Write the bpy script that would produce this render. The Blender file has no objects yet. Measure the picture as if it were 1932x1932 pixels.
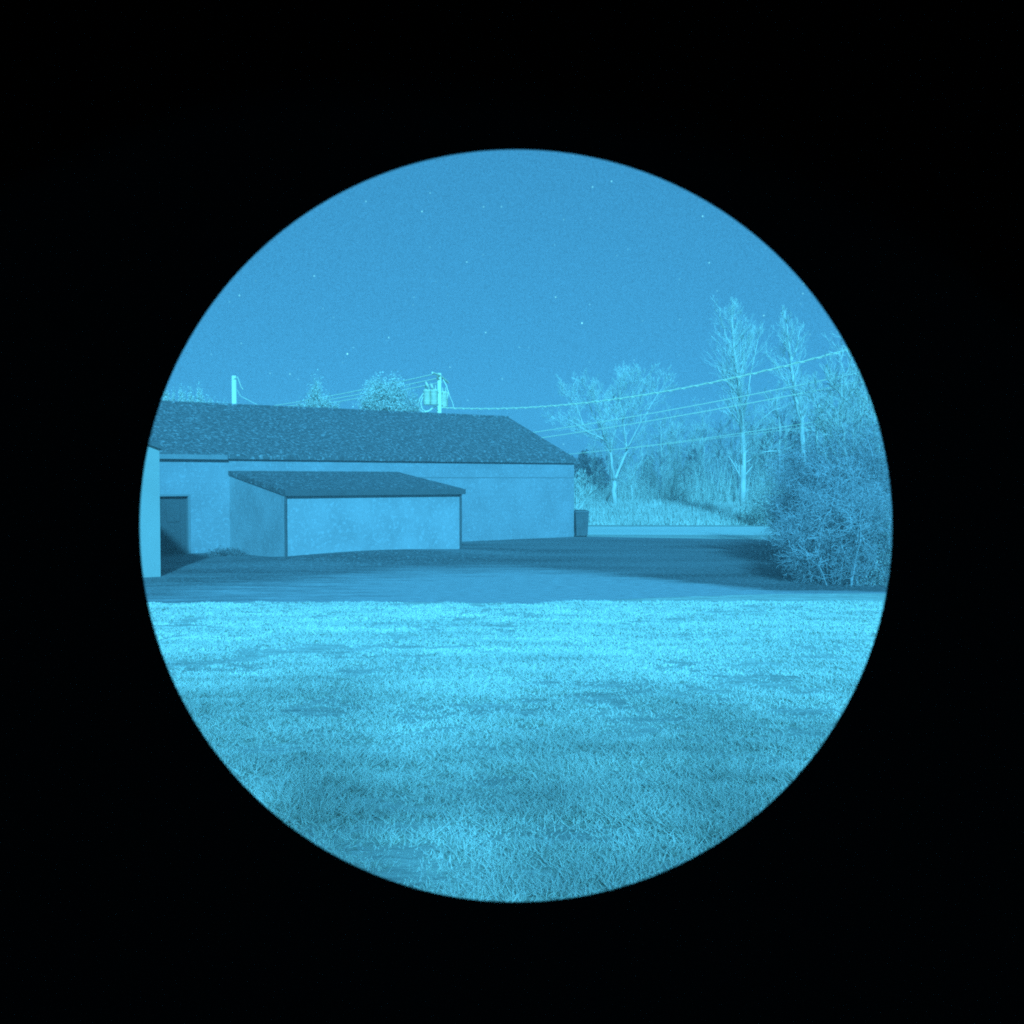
import bpy, bmesh, math, random
import numpy as np
from mathutils import Vector, Matrix

S = bpy.context.scene
COL = S.collection
R = math.radians

# ------------------------------------------------------------------ camera
EYE = 2.55
F = 1947.0                       # focal length in units of the 1932-wide measuring grid
CX = CY = 966.0
PITCH = math.atan(62 / F)        # looking down a little: horizon lies above the middle
cd = bpy.data.cameras.new('camera')
cam = bpy.data.objects.new('camera', cd)
COL.objects.link(cam)
S.camera = cam
cd.sensor_width = 36
cd.lens = 36 * F / 1932
cd.dof.use_dof = True
cd.dof.focus_distance = 35
cd.dof.aperture_fstop = 330
cd.clip_start = 0.002
cd.clip_end = 3000
cam.location = (0, 0, EYE)
cam.rotation_euler = (R(90) - PITCH, 0, 0)

# ------------------------------------------------------------------ sky
SUN_EL, SUN_AZ = R(27), math.atan2(0.10, -0.995)     # azimuth measured from +Y towards +X
w = bpy.data.worlds.new('World')
S.world = w
w.use_nodes = True
nt = w.node_tree
nt.nodes.clear()
N = nt.nodes.new
Lk = nt.links.new
out = N('ShaderNodeOutputWorld')
bg = N('ShaderNodeBackground')
sky = N('ShaderNodeTexSky')
sky.sky_type = 'NISHITA'
sky.sun_disc = False
sky.sun_elevation = SUN_EL
sky.sun_rotation = SUN_AZ
sky.altitude = 300
bw = N('ShaderNodeRGBToBW')
Lk(sky.outputs[0], bw.inputs[0])
# even out the daylight sky: mostly a constant night airglow plus some of the sky's own gradient
ma = N('ShaderNodeMath'); ma.operation = 'POWER'; ma.inputs[1].default_value = 0.22
Lk(bw.outputs[0], ma.inputs[0])
mb_ = N('ShaderNodeMath'); mb_.operation = 'MULTIPLY'; mb_.inputs[1].default_value = 4.12
Lk(ma.outputs[0], mb_.inputs[0])
tc = N('ShaderNodeTexCoord')
ns = N('ShaderNodeTexNoise'); ns.inputs['Scale'].default_value = 560; ns.inputs['Detail'].default_value = 2
Lk(tc.outputs['Generated'], ns.inputs['Vector'])
nr = N('ShaderNodeMapRange'); nr.inputs[1].default_value = 0.3; nr.inputs[2].default_value = 0.7
nr.inputs[3].default_value = 0.86; nr.inputs[4].default_value = 1.14
Lk(ns.outputs['Fac'], nr.inputs[0])
mc = N('ShaderNodeMath'); mc.operation = 'MULTIPLY'
Lk(mb_.outputs[0], mc.inputs[0]); Lk(nr.outputs[0], mc.inputs[1])
tint = N('ShaderNodeMix'); tint.data_type = 'RGBA'; tint.blend_type = 'MULTIPLY'
tint.inputs[0].default_value = 1
Lk(mc.outputs[0], tint.inputs[6]); tint.inputs[7].default_value = (0.072, 0.51, 1.0, 1)


def stars(scale, rad, lo, hi, gain):
    v = N('ShaderNodeTexVoronoi'); v.inputs['Scale'].default_value = scale; v.inputs['Randomness'].default_value = 1
    Lk(tc.outputs['Generated'], v.inputs['Vector'])
    m = N('ShaderNodeMapRange'); m.interpolation_type = 'SMOOTHSTEP'
    m.inputs[1].default_value = 0; m.inputs[2].default_value = rad
    m.inputs[3].default_value = 1; m.inputs[4].default_value = 0
    Lk(v.outputs['Distance'], m.inputs[0])
    sp = N('ShaderNodeSeparateColor'); Lk(v.outputs['Color'], sp.inputs[0])
    m2 = N('ShaderNodeMapRange'); m2.inputs[1].default_value = lo; m2.inputs[2].default_value = hi
    m2.inputs[3].default_value = 0; m2.inputs[4].default_value = gain
    Lk(sp.outputs[0], m2.inputs[0])
    k = N('ShaderNodeMath'); k.operation = 'MULTIPLY'
    Lk(m.outputs[0], k.inputs[0]); Lk(m2.outputs[0], k.inputs[1])
    return k


s1 = stars(45, 0.055, 0.74, 1.0, 6.5)
s2 = stars(120, 0.15, 0.66, 1.0, 3.0)
sa = N('ShaderNodeMath'); sa.operation = 'ADD'
Lk(s1.outputs[0], sa.inputs[0]); Lk(s2.outputs[0], sa.inputs[1])
sc = N('ShaderNodeMix'); sc.data_type = 'RGBA'; sc.blend_type = 'MULTIPLY'; sc.inputs[0].default_value = 1
Lk(sa.outputs[0], sc.inputs[6]); sc.inputs[7].default_value = (0.7, 2.6, 2.4, 1)
ad = N('ShaderNodeMix'); ad.data_type = 'RGBA'; ad.blend_type = 'ADD'; ad.inputs[0].default_value = 1
Lk(tint.outputs[2], ad.inputs[6]); Lk(sc.outputs[2], ad.inputs[7])
Lk(ad.outputs[2], bg.inputs[0])
bg.inputs[1].default_value = 0.0575
Lk(bg.outputs[0], out.inputs[0])

# ------------------------------------------------------------------ moonlight as amplified by the viewer
sl = bpy.data.lights.new('moon', 'SUN')
sl.energy = 3.9
sl.angle = R(2.6)
sl.color = (0.080, 0.565, 1.0)
so = bpy.data.objects.new('moon', sl)
COL.objects.link(so)
sd = Vector((math.sin(SUN_AZ) * math.cos(SUN_EL), math.cos(SUN_AZ) * math.cos(SUN_EL), math.sin(SUN_EL)))
so.rotation_euler = sd.to_track_quat('Z', 'Y').to_euler()
so.location = sd * 60

S.view_settings.view_transform = 'Standard'
S.view_settings.look = 'None'
S.view_settings.exposure = 0.9
S.view_settings.gamma = 1
S.render.engine = 'CYCLES'
S.cycles.use_denoising = False
S.cycles.filter_width = 1.9
S.cycles.max_bounces = 4
S.cycles.volume_bounces = 0
HAZE = 0.0035
S.cycles.diffuse_bounces = 3


# ------------------------------------------------------------------ measuring helpers
def ray(px, py):
    v = Vector(((px - CX) / F, 1.0, (CY - py) / F))
    return Matrix.Rotation(-PITCH, 3, 'X') @ v


def at(px, py, Y):
    r = ray(px, py)
    return Vector((0, 0, EYE)) + r * (Y / r.y)


def gp(px, py, z=0.0):
    r = ray(px, py)
    return Vector((0, 0, EYE)) + r * ((z - EYE) / r.z)


def smooth(a, b, t):
    t = np.clip((t - a) / (b - a), 0, 1)
    return t * t * (3 - 2 * t)


def terrain(x, y):
    x = np.asarray(x, float); y = np.asarray(y, float)
    t = np.clip(1 - y / 21.3, 0, 1)
    z = 0.9 * t ** 1.4
    z = np.where(y < 0, 0.9, z)
    z = z + 0.24 * np.exp(-(((x + 4.3) * 0.8 + (y - 33.3) * 0.6) ** 2) / 18.0 - ((-(x + 4.3) * 0.6 + (y - 33.3) * 0.8) ** 2) / 3.2)
    z = z + 0.65 * smooth(57.5, 70, y) * smooth(-10, 6, x)
    z = z + 0.014 * np.sin(x * 0.9 + 1.3) * np.sin(y * 0.7) * smooth(0, 4, 21.0 - y)
    return z


# ------------------------------------------------------------------ materials
def mat(name, a, b=None, scale=8.0, rough=0.9, detail=6, bump=0.0, bscale=None, tint=(1.0, 1.0, 1.0), stretch=(1, 1, 1), a2=None, s2=60, f2=0.35, spec=0.2, obj=True, contrast=(0.35, 0.65)):
    m = bpy.data.materials.new(name)
    m.use_nodes = True
    t = m.node_tree
    p = t.nodes['Principled BSDF']
    p.inputs['Roughness'].default_value = rough
    p.inputs['Specular IOR Level'].default_value = spec
    c = lambda v: (min(1, v * tint[0]), min(1, v * tint[1]), min(1, v * tint[2]), 1)
    if b is None:
        b = a
    tx = t.nodes.new('ShaderNodeTexCoord')
    mp = t.nodes.new('ShaderNodeMapping')
    mp.inputs['Scale'].default_value = stretch
    t.links.new(tx.outputs['Object'], mp.inputs[0])
    n = t.nodes.new('ShaderNodeTexNoise')
    n.inputs['Scale'].default_value = scale
    n.inputs['Detail'].default_value = detail
    t.links.new(mp.outputs[0], n.inputs['Vector'])
    mr = t.nodes.new('ShaderNodeMapRange')
    mr.inputs[1].default_value, mr.inputs[2].default_value = contrast
    t.links.new(n.outputs['Fac'], mr.inputs[0])
    mx = t.nodes.new('ShaderNodeMix'); mx.data_type = 'RGBA'
    t.links.new(mr.outputs[0], mx.inputs[0])
    mx.inputs[6].default_value = c(a); mx.inputs[7].default_value = c(b)
    res = mx.outputs[2]
    if a2 is not None:
        n2 = t.nodes.new('ShaderNodeTexNoise')
        n2.inputs['Scale'].default_value = s2; n2.inputs['Detail'].default_value = 3
        t.links.new(tx.outputs['Object'], n2.inputs['Vector'])
        m2 = t.nodes.new('ShaderNodeMapRange')
        m2.inputs[1].default_value = 0.52; m2.inputs[2].default_value = 0.72
        m2.inputs[3].default_value = 0; m2.inputs[4].default_value = f2
        t.links.new(n2.outputs['Fac'], m2.inputs[0])
        x2 = t.nodes.new('ShaderNodeMix'); x2.data_type = 'RGBA'
        t.links.new(m2.outputs[0], x2.inputs[0])
        t.links.new(res, x2.inputs[6]); x2.inputs[7].default_value = c(a2)
        res = x2.outputs[2]
    t.links.new(res, p.inputs['Base Color'])
    if bump:
        nb = t.nodes.new('ShaderNodeTexNoise')
        nb.inputs['Scale'].default_value = bscale or scale * 3; nb.inputs['Detail'].default_value = 4
        t.links.new(mp.outputs[0], nb.inputs['Vector'])
        bp = t.nodes.new('ShaderNodeBump')
        bp.inputs['Strength'].default_value = bump; bp.inputs['Distance'].default_value = 0.03
        t.links.new(nb.outputs['Fac'], bp.inputs['Height'])
        t.links.new(bp.outputs[0], p.inputs['Normal'])
    return m


def leafmat(name, a, b, scale=1.2):
    m = mat(name, a, b, scale=scale, rough=0.8, detail=3)
    return m


GRN = (1.0, 1.0, 0.86)         # living and dry vegetation looks a little greener in the phosphor
PAL = (1.25, 1.15, 0.80)
M = dict(
    turf=mat('turf', 0.48, 0.70, 2.6, bump=0.8, bscale=9, stretch=(0.55, 1.5, 1), a2=0.34, s2=9, f2=0.4, tint=GRN),
    blade=mat('blade', 0.66, 0.88, 0.8, rough=0.75, stretch=(0.5, 1.4, 1), tint=GRN),
    yard=None,
    field=mat('field', 0.38, 0.50, 0.3, bump=0.4, bscale=8, stretch=(0.3, 1.6, 1), tint=GRN),
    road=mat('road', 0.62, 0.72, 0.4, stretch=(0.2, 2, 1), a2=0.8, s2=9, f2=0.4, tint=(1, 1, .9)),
    roof=mat('roof_shingle', 0.11, 0.155, 5.0, bump=0.5, bscale=16, a2=0.46, s2=9, f2=0.8),
    wall=mat('painted_block', 0.31, 0.37, 0.9, detail=9, a2=0.46, s2=10, f2=0.8, tint=(1, 1, 1.02)),
    wall_annex=mat('painted_board', 0.34, 0.43, 0.9, detail=9, a2=0.52, s2=9, f2=0.8, tint=(1, 1, 1.0)),
    wall_bright=mat('white_block', 0.40, 0.44, 0.8, tint=(1, 1, .9)),
    trim=mat('dark_trim', 0.11, 0.13, 3),
    door=mat('door_paint', 0.10, 0.12, 1.5, a2=0.16, s2=10, f2=0.4),
    jamb=mat('jamb', 0.26, 0.29, 3),
    bin=mat('bin_plastic', 0.11, 0.14, 3, rough=0.5, a2=0.2, s2=12, f2=0.3),
    rubber=mat('black_rubber', 0.0008, 0.001, 3, rough=1.0, spec=0.0),
    black=mat('black_anodised', 0.0008, 0.001, 3, rough=1.0, spec=0.0),
    pole=mat('pole_wood', 0.72, 0.82, 3, stretch=(1, 1, 0.1), tint=PAL),
    metal=mat('galvanised', 0.62, 0.72, 3, rough=0.6, tint=PAL),
    porcelain=mat('porcelain', 0.60, 0.66, 3, rough=0.5, tint=PAL),
    cable=mat('cable', 0.80, 0.86, 5, tint=PAL),
    bark=mat('pale_bark', 0.55, 0.70, 1.5, tint=GRN),
    bark2=mat('grey_bark', 0.48, 0.62, 1.5, tint=(1, 1, .85)),
    bark3=mat('dark_bark', 0.26, 0.36, 1.5),
    twig_dark=mat('shrub_twig', 0.40, 0.55, 1.2),
    leaf_bright=mat('leaf_bright', 0.60, 0.78, 1.2, rough=.8, tint=GRN),
    leaf_mid=mat('leaf_mid', 0.48, 0.62, 1.2, rough=.8, tint=(1, 1, .85)),
    leaf_dark=mat('leaf_dark', 0.38, 0.52, 0.9, rough=.8),
    leaf_deep=mat('leaf_deep', 0.25, 0.36, 0.9, rough=.8),
    needle=mat('needle', 0.16, 0.22, 0.9, rough=.9),
    reed=mat('dry_grass', 0.50, 0.70, 0.5, rough=0.8, tint=GRN),
    brush=mat('brush', 0.50, 0.66, 0.4, rough=0.8, tint=(1, 1, .85)),
    glass=mat('glass', 0.05, 0.06, 1, rough=0.1, spec=0.5),
)


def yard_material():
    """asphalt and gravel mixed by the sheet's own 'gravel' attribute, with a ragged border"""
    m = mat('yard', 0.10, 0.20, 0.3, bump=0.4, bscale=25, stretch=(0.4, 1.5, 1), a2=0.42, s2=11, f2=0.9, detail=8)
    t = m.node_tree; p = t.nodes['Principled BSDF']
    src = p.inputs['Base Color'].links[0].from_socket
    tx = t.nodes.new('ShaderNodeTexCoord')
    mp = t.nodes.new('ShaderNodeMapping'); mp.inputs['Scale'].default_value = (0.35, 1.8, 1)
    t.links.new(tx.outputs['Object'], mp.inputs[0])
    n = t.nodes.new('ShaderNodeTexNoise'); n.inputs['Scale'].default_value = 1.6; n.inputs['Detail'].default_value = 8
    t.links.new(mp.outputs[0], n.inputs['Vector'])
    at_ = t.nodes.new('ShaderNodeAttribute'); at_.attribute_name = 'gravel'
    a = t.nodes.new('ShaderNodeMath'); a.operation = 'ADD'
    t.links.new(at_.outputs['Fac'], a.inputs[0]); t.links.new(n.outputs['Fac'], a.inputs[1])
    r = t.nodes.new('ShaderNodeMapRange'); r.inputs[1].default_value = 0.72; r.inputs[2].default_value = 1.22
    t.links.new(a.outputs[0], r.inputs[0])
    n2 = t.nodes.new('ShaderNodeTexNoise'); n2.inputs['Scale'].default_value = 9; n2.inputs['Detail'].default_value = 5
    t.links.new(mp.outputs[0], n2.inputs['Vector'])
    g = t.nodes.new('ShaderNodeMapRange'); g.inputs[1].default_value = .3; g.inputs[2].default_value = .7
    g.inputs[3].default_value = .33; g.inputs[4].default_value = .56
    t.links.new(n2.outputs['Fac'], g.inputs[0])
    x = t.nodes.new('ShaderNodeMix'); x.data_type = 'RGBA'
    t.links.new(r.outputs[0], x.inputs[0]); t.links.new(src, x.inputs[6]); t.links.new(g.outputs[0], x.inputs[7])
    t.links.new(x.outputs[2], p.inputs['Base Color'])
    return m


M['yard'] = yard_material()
M['gravel'] = M['blade']


# block coursing for the masonry walls
def add_courses(m, h, dark=0.86):
    t = m.node_tree
    p = t.nodes['Principled BSDF']
    src = p.inputs['Base Color'].links[0].from_socket
    tx = t.nodes.new('ShaderNodeTexCoord')
    sx = t.nodes.new('ShaderNodeSeparateXYZ')
    t.links.new(tx.outputs['Object'], sx.inputs[0])
    d = t.nodes.new('ShaderNodeMath'); d.operation = 'DIVIDE'; d.inputs[1].default_value = h
    t.links.new(sx.outputs[2], d.inputs[0])
    fr = t.nodes.new('ShaderNodeMath'); fr.operation = 'FRACT'
    t.links.new(d.outputs[0], fr.inputs[0])
    g = t.nodes.new('ShaderNodeMath'); g.operation = 'GREATER_THAN'; g.inputs[1].default_value = 0.12
    t.links.new(fr.outputs[0], g.inputs[0])
    mr = t.nodes.new('ShaderNodeMapRange'); mr.inputs[3].default_value = dark
    t.links.new(g.outputs[0], mr.inputs[0])
    x = t.nodes.new('ShaderNodeMix'); x.data_type = 'RGBA'; x.blend_type = 'MULTIPLY'; x.inputs[0].default_value = 1
    t.links.new(src, x.inputs[6]); t.links.new(mr.outputs[0], x.inputs[7])
    t.links.new(x.outputs[2], p.inputs['Base Color'])


add_courses(M['wall'], 0.2, 0.95)
add_courses(M['roof'], 0.14, 0.93)


# ------------------------------------------------------------------ object helpers
def tag(o, label=None, cat=None, group=None, kind=None):
    if label: o['label'] = label
    if cat: o['category'] = cat
    if group: o['group'] = group
    if kind: o['kind'] = kind
    return o


def empty(name, loc=(0, 0, 0), rz=0.0):
    o = bpy.data.objects.new(name, None)
    COL.objects.link(o)
    o.location = loc
    o.rotation_euler = (0, 0, rz)
    o.empty_display_size = 0.3
    return o


class MB:
    def __init__(s):
        s.v = []; s.f = []; s.n = 0

    def add(s, verts, faces):
        b = s.n
        s.v.extend([tuple(v) for v in verts])
        s.f.extend([tuple(i + b for i in f) for f in faces])
        s.n += len(verts)

    def hexa(s, p):            # 8 points: bottom 4 ccw, top 4 ccw
        s.add(p, [(0, 3, 2, 1), (4, 5, 6, 7), (0, 1, 5, 4), (1, 2, 6, 5), (2, 3, 7, 6), (3, 0, 4, 7)])

    def box(s, c, d, rz=0.0):
        cs, sn = math.cos(rz), math.sin(rz)
        P = []
        for z in (-1, 1):
            for x, y in ((-1, -1), (1, -1), (1, 1), (-1, 1)):
                X, Y = x * d[0] / 2, y * d[1] / 2
                P.append((c[0] + X * cs - Y * sn, c[1] + X * sn + Y * cs, c[2] + z * d[2] / 2))
        s.hexa(P)

    def tube(s, pts, rad, k=6, cap=True):
        pts = [Vector(p) for p in pts]
        n = len(pts)
        if not hasattr(rad, '__len__'): rad = [rad] * n
        ref = Vector((0.31, 0.2, 0.93)) if abs((pts[-1] - pts[0]).normalized().z) < 0.9 else Vector((1, 0.1, 0))
        V = []
        for i, p in enumerate(pts):
            d = (pts[min(i + 1, n - 1)] - pts[max(i - 1, 0)]).normalized()
            a = d.cross(ref).normalized(); b = d.cross(a)
            for j in range(k):
                q = 2 * math.pi * j / k
                V.append(p + (a * math.cos(q) + b * math.sin(q)) * rad[i])
        Fc = []
        for i in range(n - 1):
            for j in range(k):
                j2 = (j + 1) % k
                Fc.append((i * k + j, i * k + j2, (i + 1) * k + j2, (i + 1) * k + j))
        if cap:
            Fc.append(tuple(range(k - 1, -1, -1)))
            Fc.append(tuple((n - 1) * k + j for j in range(k)))
        s.add(V, Fc)

    def lathe(s, prof, c=(0, 0, 0), k=24, axis='Z'):
        V = []
        for r, z in prof:
            for j in range(k):
                q = 2 * math.pi * j / k
                if axis == 'Z': V.append((c[0] + r * math.cos(q), c[1] + r * math.sin(q), c[2] + z))
                else: V.append((c[0] + r * math.cos(q), c[1] + z, c[2] + r * math.sin(q)))
        Fc = []
        for i in range(len(prof) - 1):
            for j in range(k):
                j2 = (j + 1) % k
                Fc.append((i * k + j, i * k + j2, (i + 1) * k + j2, (i + 1) * k + j))
        s.add(V, Fc)

    def build(s, name, m, parent=None, sm=False):
        me = bpy.data.meshes.new(name)
        me.from_pydata(s.v, [], s.f)
        me.materials.append(m)
        if sm: me.shade_smooth()
        o = bpy.data.objects.new(name, me)
        COL.objects.link(o)
        if parent: o.parent = parent
        return o


def tri_obj(name, V, m, parent=None, quads=False):
    """fast mesh from an (n,3,3) or (n,4,3) array of separate faces"""
    V = np.asarray(V, np.float32)
    n, k = V.shape[0], V.shape[1]
    me = bpy.data.meshes.new(name)
    me.vertices.add(n * k); me.vertices.foreach_set('co', V.reshape(-1))
    me.loops.add(n * k); me.loops.foreach_set('vertex_index', np.arange(n * k, dtype=np.int32))
    me.polygons.add(n); me.polygons.foreach_set('loop_start', np.arange(0, n * k, k, dtype=np.int32))
    me.update(calc_edges=True)
    me.materials.append(m)
    o = bpy.data.objects.new(name, me)
    COL.objects.link(o)
    if parent: o.parent = parent
    return o


def copy_tree(o, parent=None):
    c = o.copy(); COL.objects.link(c)
    if parent: c.parent = parent
    for ch in list(o.children): copy_tree(ch, c)
    return c


# ------------------------------------------------------------------ ground
def grid_sheet(name, xs, ys, m, dz=0.0):
    X, Y = np.meshgrid(xs, ys)
    Z = terrain(X, Y) + dz
    V = np.stack([X, Y, Z], -1).reshape(-1, 3)
    nx, ny = len(xs), len(ys)
    Fc = [(j * nx + i, j * nx + i + 1, (j + 1) * nx + i + 1, (j + 1) * nx + i) for j in range(ny - 1) for i in range(nx - 1)]
    me = bpy.data.meshes.new(name)
    me.from_pydata(V.tolist(), [], Fc)
    me.materials.append(m)
    me.shade_smooth()
    o = bpy.data.objects.new(name, me)
    COL.objects.link(o)
    return tag(o, kind='structure')


xs = np.concatenate([[-900, -300, -120, -60], np.arange(-40, 40.1, 0.5), [60, 120, 300, 900]])
ys = np.concatenate([[-300, -100, -40], np.arange(-20, 80.1, 0.5), [90, 120, 200, 400, 1500]])
grid_sheet('ground', xs, ys, M['field'], 0.0)


def poly_sheet(name, pts, m, dz, step=0.5):
    bm = bmesh.new()
    vs = [bm.verts.new((p[0], p[1], 0)) for p in pts]
    bm.faces.new(vs)
    x0 = min(p[0] for p in pts); x1 = max(p[0] for p in pts)
    y0 = min(p[1] for p in pts); y1 = max(p[1] for p in pts)
    for ax, a, b in ((0, x0, x1), (1, y0, y1)):
        q = math.floor(a / step) * step + step
        while q < b - 1e-4:
            no = (1, 0, 0) if ax == 0 else (0, 1, 0)
            co = (q, 0, 0) if ax == 0 else (0, q, 0)
            bmesh.ops.bisect_plane(bm, geom=bm.verts[:] + bm.edges[:] + bm.faces[:], plane_co=co, plane_no=no, dist=1e-5)
            q += step
    bmesh.ops.triangulate(bm, faces=bm.faces[:])
    for v in bm.verts:
        v.co.z = float(terrain(v.co.x, v.co.y)) + dz
    bmesh.ops.recalc_face_normals(bm, faces=bm.faces[:])
    if sum(f.normal.z for f in bm.faces) < 0:
        bmesh.ops.reverse_faces(bm, faces=bm.faces[:])
    me = bpy.data.meshes.new(name)
    bm.to_mesh(me); bm.free()
    me.materials.append(m); me.shade_smooth()
    o = bpy.data.objects.new(name, me)
    COL.objects.link(o)
    return tag(o, kind='structure')


def wobble(pts, amp, seed, n=6):
    rg = random.Random(seed); res = []
    for i in range(len(pts) - 1):
        a, b = Vector(pts[i][:2]), Vector(pts[i + 1][:2])
        for k in range(n):
            p = a.lerp(b, k / n)
            res.append((p.x + rg.uniform(-amp, amp), p.y + rg.uniform(-amp, amp)))
    res.append(tuple(pts[-1][:2]))
    return res


def G(px, py): return tuple(gp(px, py).xy)


# far edge of the lawn
lawn_edge = wobble([(-24, 21.4), G(280, 1138), G(700, 1136), G(1000, 1140), G(1250, 1128), G(1450, 1121), G(1700, 1120), (26, 23.6)], 0.05, 3)
poly_sheet('lawn', [(26, -6), (-24, -6)] [::-1] + lawn_edge[::-1] if False else [(-24, -6), (26, -6)] + lawn_edge[::-1], M['turf'], 0.004, 0.25)
# dark asphalt yard round the building, turning to paler gravel towards the lawn
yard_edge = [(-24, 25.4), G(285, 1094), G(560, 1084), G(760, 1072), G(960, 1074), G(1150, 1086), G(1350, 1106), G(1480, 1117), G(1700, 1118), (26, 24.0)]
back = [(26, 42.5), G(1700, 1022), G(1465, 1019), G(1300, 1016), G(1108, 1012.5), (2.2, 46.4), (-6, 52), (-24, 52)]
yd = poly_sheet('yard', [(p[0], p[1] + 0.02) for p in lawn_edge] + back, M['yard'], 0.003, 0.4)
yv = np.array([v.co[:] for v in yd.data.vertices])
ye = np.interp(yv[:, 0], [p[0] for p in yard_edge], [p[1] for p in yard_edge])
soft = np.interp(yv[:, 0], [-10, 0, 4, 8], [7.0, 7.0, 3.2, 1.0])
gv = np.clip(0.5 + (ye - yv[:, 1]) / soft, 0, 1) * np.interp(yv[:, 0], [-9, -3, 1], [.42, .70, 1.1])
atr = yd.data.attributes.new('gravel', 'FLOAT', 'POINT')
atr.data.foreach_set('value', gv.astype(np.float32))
# pale road beyond the yard
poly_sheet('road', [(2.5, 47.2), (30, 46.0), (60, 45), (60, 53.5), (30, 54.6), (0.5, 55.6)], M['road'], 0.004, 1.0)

rng = np.random.default_rng(11)


def grass(name, n, region, hgt, wid, m, label, seed, lean=0.6, dens=None):
    rg = np.random.default_rng(seed)
    x, y = region(rg, n)
    if dens is not None:
        keep = rg.random(len(x)) < dens(x, y)
        x, y = x[keep], y[keep]
    n = len(x)
    z = terrain(x, y)
    h = hgt(rg, x, y, n); wd = wid(rg, x, y, n)
    a = rg.random(n) * 2 * math.pi
    dx, dy = np.cos(a) * wd / 2, np.sin(a) * wd / 2
    b = rg.random(n) * 2 * math.pi
    l = h * lean * rg.random(n)
    base = np.stack([x, y, z], 1)
    o1 = np.stack([dx, dy, np.zeros(n)], 1)
    tip = base + np.stack([np.cos(b) * l, np.sin(b) * l, h], 1)
    V = np.stack([base - o1, base + o1, tip], 1)
    o = tri_obj(name, V, m)
    return tag(o, label, 'grass', kind='stuff')


_lat = np.random.default_rng(77).random((256, 256))


def vnoise(x, y, s):
    x = np.asarray(x) / s + 1000.3; y = np.asarray(y) / s + 1000.7
    xi = np.floor(x).astype(int); yi = np.floor(y).astype(int)
    fx = x - xi; fy = y - yi
    fx = fx * fx * (3 - 2 * fx); fy = fy * fy * (3 - 2 * fy)
    g = lambda a, b: _lat[a % 256, b % 256]
    return (g(xi, yi) * (1 - fx) + g(xi + 1, yi) * fx) * (1 - fy) + (g(xi, yi + 1) * (1 - fx) + g(xi + 1, yi + 1) * fx) * fy


def lump(x, y, s=1.0, k=0):
    return .6 * vnoise(x + 13 * k, y, 1.6 / s) + .4 * vnoise(x, y + 7 * k, .6 / s)


def turf(x, y):
    v = .30 * vnoise(x, y, 1.5) + .30 * vnoise(x, y, .55) + .25 * vnoise(x, y, .22) + .15 * vnoise(x, y, .1)
    return np.clip((v - .30) / .38, 0, 1)


def lawn_region(rg, n):
    y = 1.6 + (21.3 - 1.6) * rg.random(n) ** 1.1
    x = (rg.random(n) * 2 - 1) * (0.46 * y + 2.6) + 0.4
    k = y < np.interp(x, [p[0] for p in lawn_edge], [p[1] for p in lawn_edge]) - 0.02
    return x[k], y[k]


grass('lawn_grass', 1250000, lawn_region,
      lambda rg, x, y, n: (0.010 + 0.038 * rg.random(n)) * (0.25 + 1.25 * turf(x, y)) * (1 + 0.5 * np.exp(-(y - 4) / 4)),
      lambda rg, x, y, n: 0.005 + 0.0012 * y,
      M['blade'], 'short uneven grass covering the foreground lawn', 5, 2.6,
      lambda x, y: .25 + .75 * turf(x, y))


def bank_region(rg, n):
    y = 57.2 + rg.random(n) * 14
    x = 2.0 + rg.random(n) * 42
    return x, y


grass('tall_grass', 60000, bank_region,
      lambda rg, x, y, n: (0.15 + 0.55 * rg.random(n) ** 1.5) * (0.4 + 0.9 * lump(x, y, 0.7)) * (0.5 + 0.5 * smooth(57, 60, y)),
      lambda rg, x, y, n: 0.05 + 0.03 * rg.random(n),
      M['reed'], 'tall dry grass on the bank beyond the road', 7, 0.7)

# ------------------------------------------------------------------ main building
U = Vector((0.8, 0.6, 0))        # along the front wall towards the right
B = Vector((-0.6, 0.8, 0))       # away from the viewer
A0 = Vector((2.74, 45.6, 0))     # right front corner
ANG = math.atan2(0.6, 0.8)


def wp(t, s, z):                 # t metres left of the right corner, s metres behind the front wall
    return A0 - U * t + B * s + Vector((0, 0, z))


EAVE, RIDGE, DEP, LEN = 3.36, 5.42, 10.0, 34.0
bld = empty('long_building', tuple(A0), 0)
tag(bld, 'long low pale building with dark gable roof at the left', 'building')


def local(o, root):
    o.parent = root
    o.matrix_parent_inverse = Matrix.Translation(-root.location) if True else o.matrix_parent_inverse
    return o


def wall_hexa(mb, t0, t1, s0, s1, z0, z1):
    mb.hexa([wp(t1, s0, z0), wp(t0, s0, z0), wp(t0, s1, z0), wp(t1, s1, z0), wp(t1, s0, z1), wp(t0, s0, z1), wp(t0, s1, z1), wp(t1, s1, z1)])


DL, DR = 18.9, 17.2              # the doorway, metres from the right corner
wl = MB()
wall_hexa(wl, 0, DR, 0, 0.25, -0.3, EAVE)
wall_hexa(wl, DR, DL, 0, 0.25, 2.03, EAVE)
wall_hexa(wl, DL, LEN, 0, 0.25, -0.3, EAVE)
wall_hexa(wl, 0, LEN, DEP - 0.25, DEP, -0.3, EAVE)
for t0, t1 in ((0, 0.25), (LEN - 0.25, LEN)):
    wall_hexa(wl, t0, t1, 0.25, DEP - 0.25, -0.3, EAVE)
    P = []
    for t in (t1, t0):
        P += [wp(t, 0, EAVE), wp(t, DEP, EAVE), wp(t, DEP / 2, RIDGE - 0.05)]
    wl.add(P, [(0, 1, 2), (3, 5, 4), (0, 3, 4, 1), (1, 4, 5, 2), (2, 5, 3, 0)])
local(wl.build('wall', M['wall']), bld)
rf = MB()
ov, th = 0.12, 0.16
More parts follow.
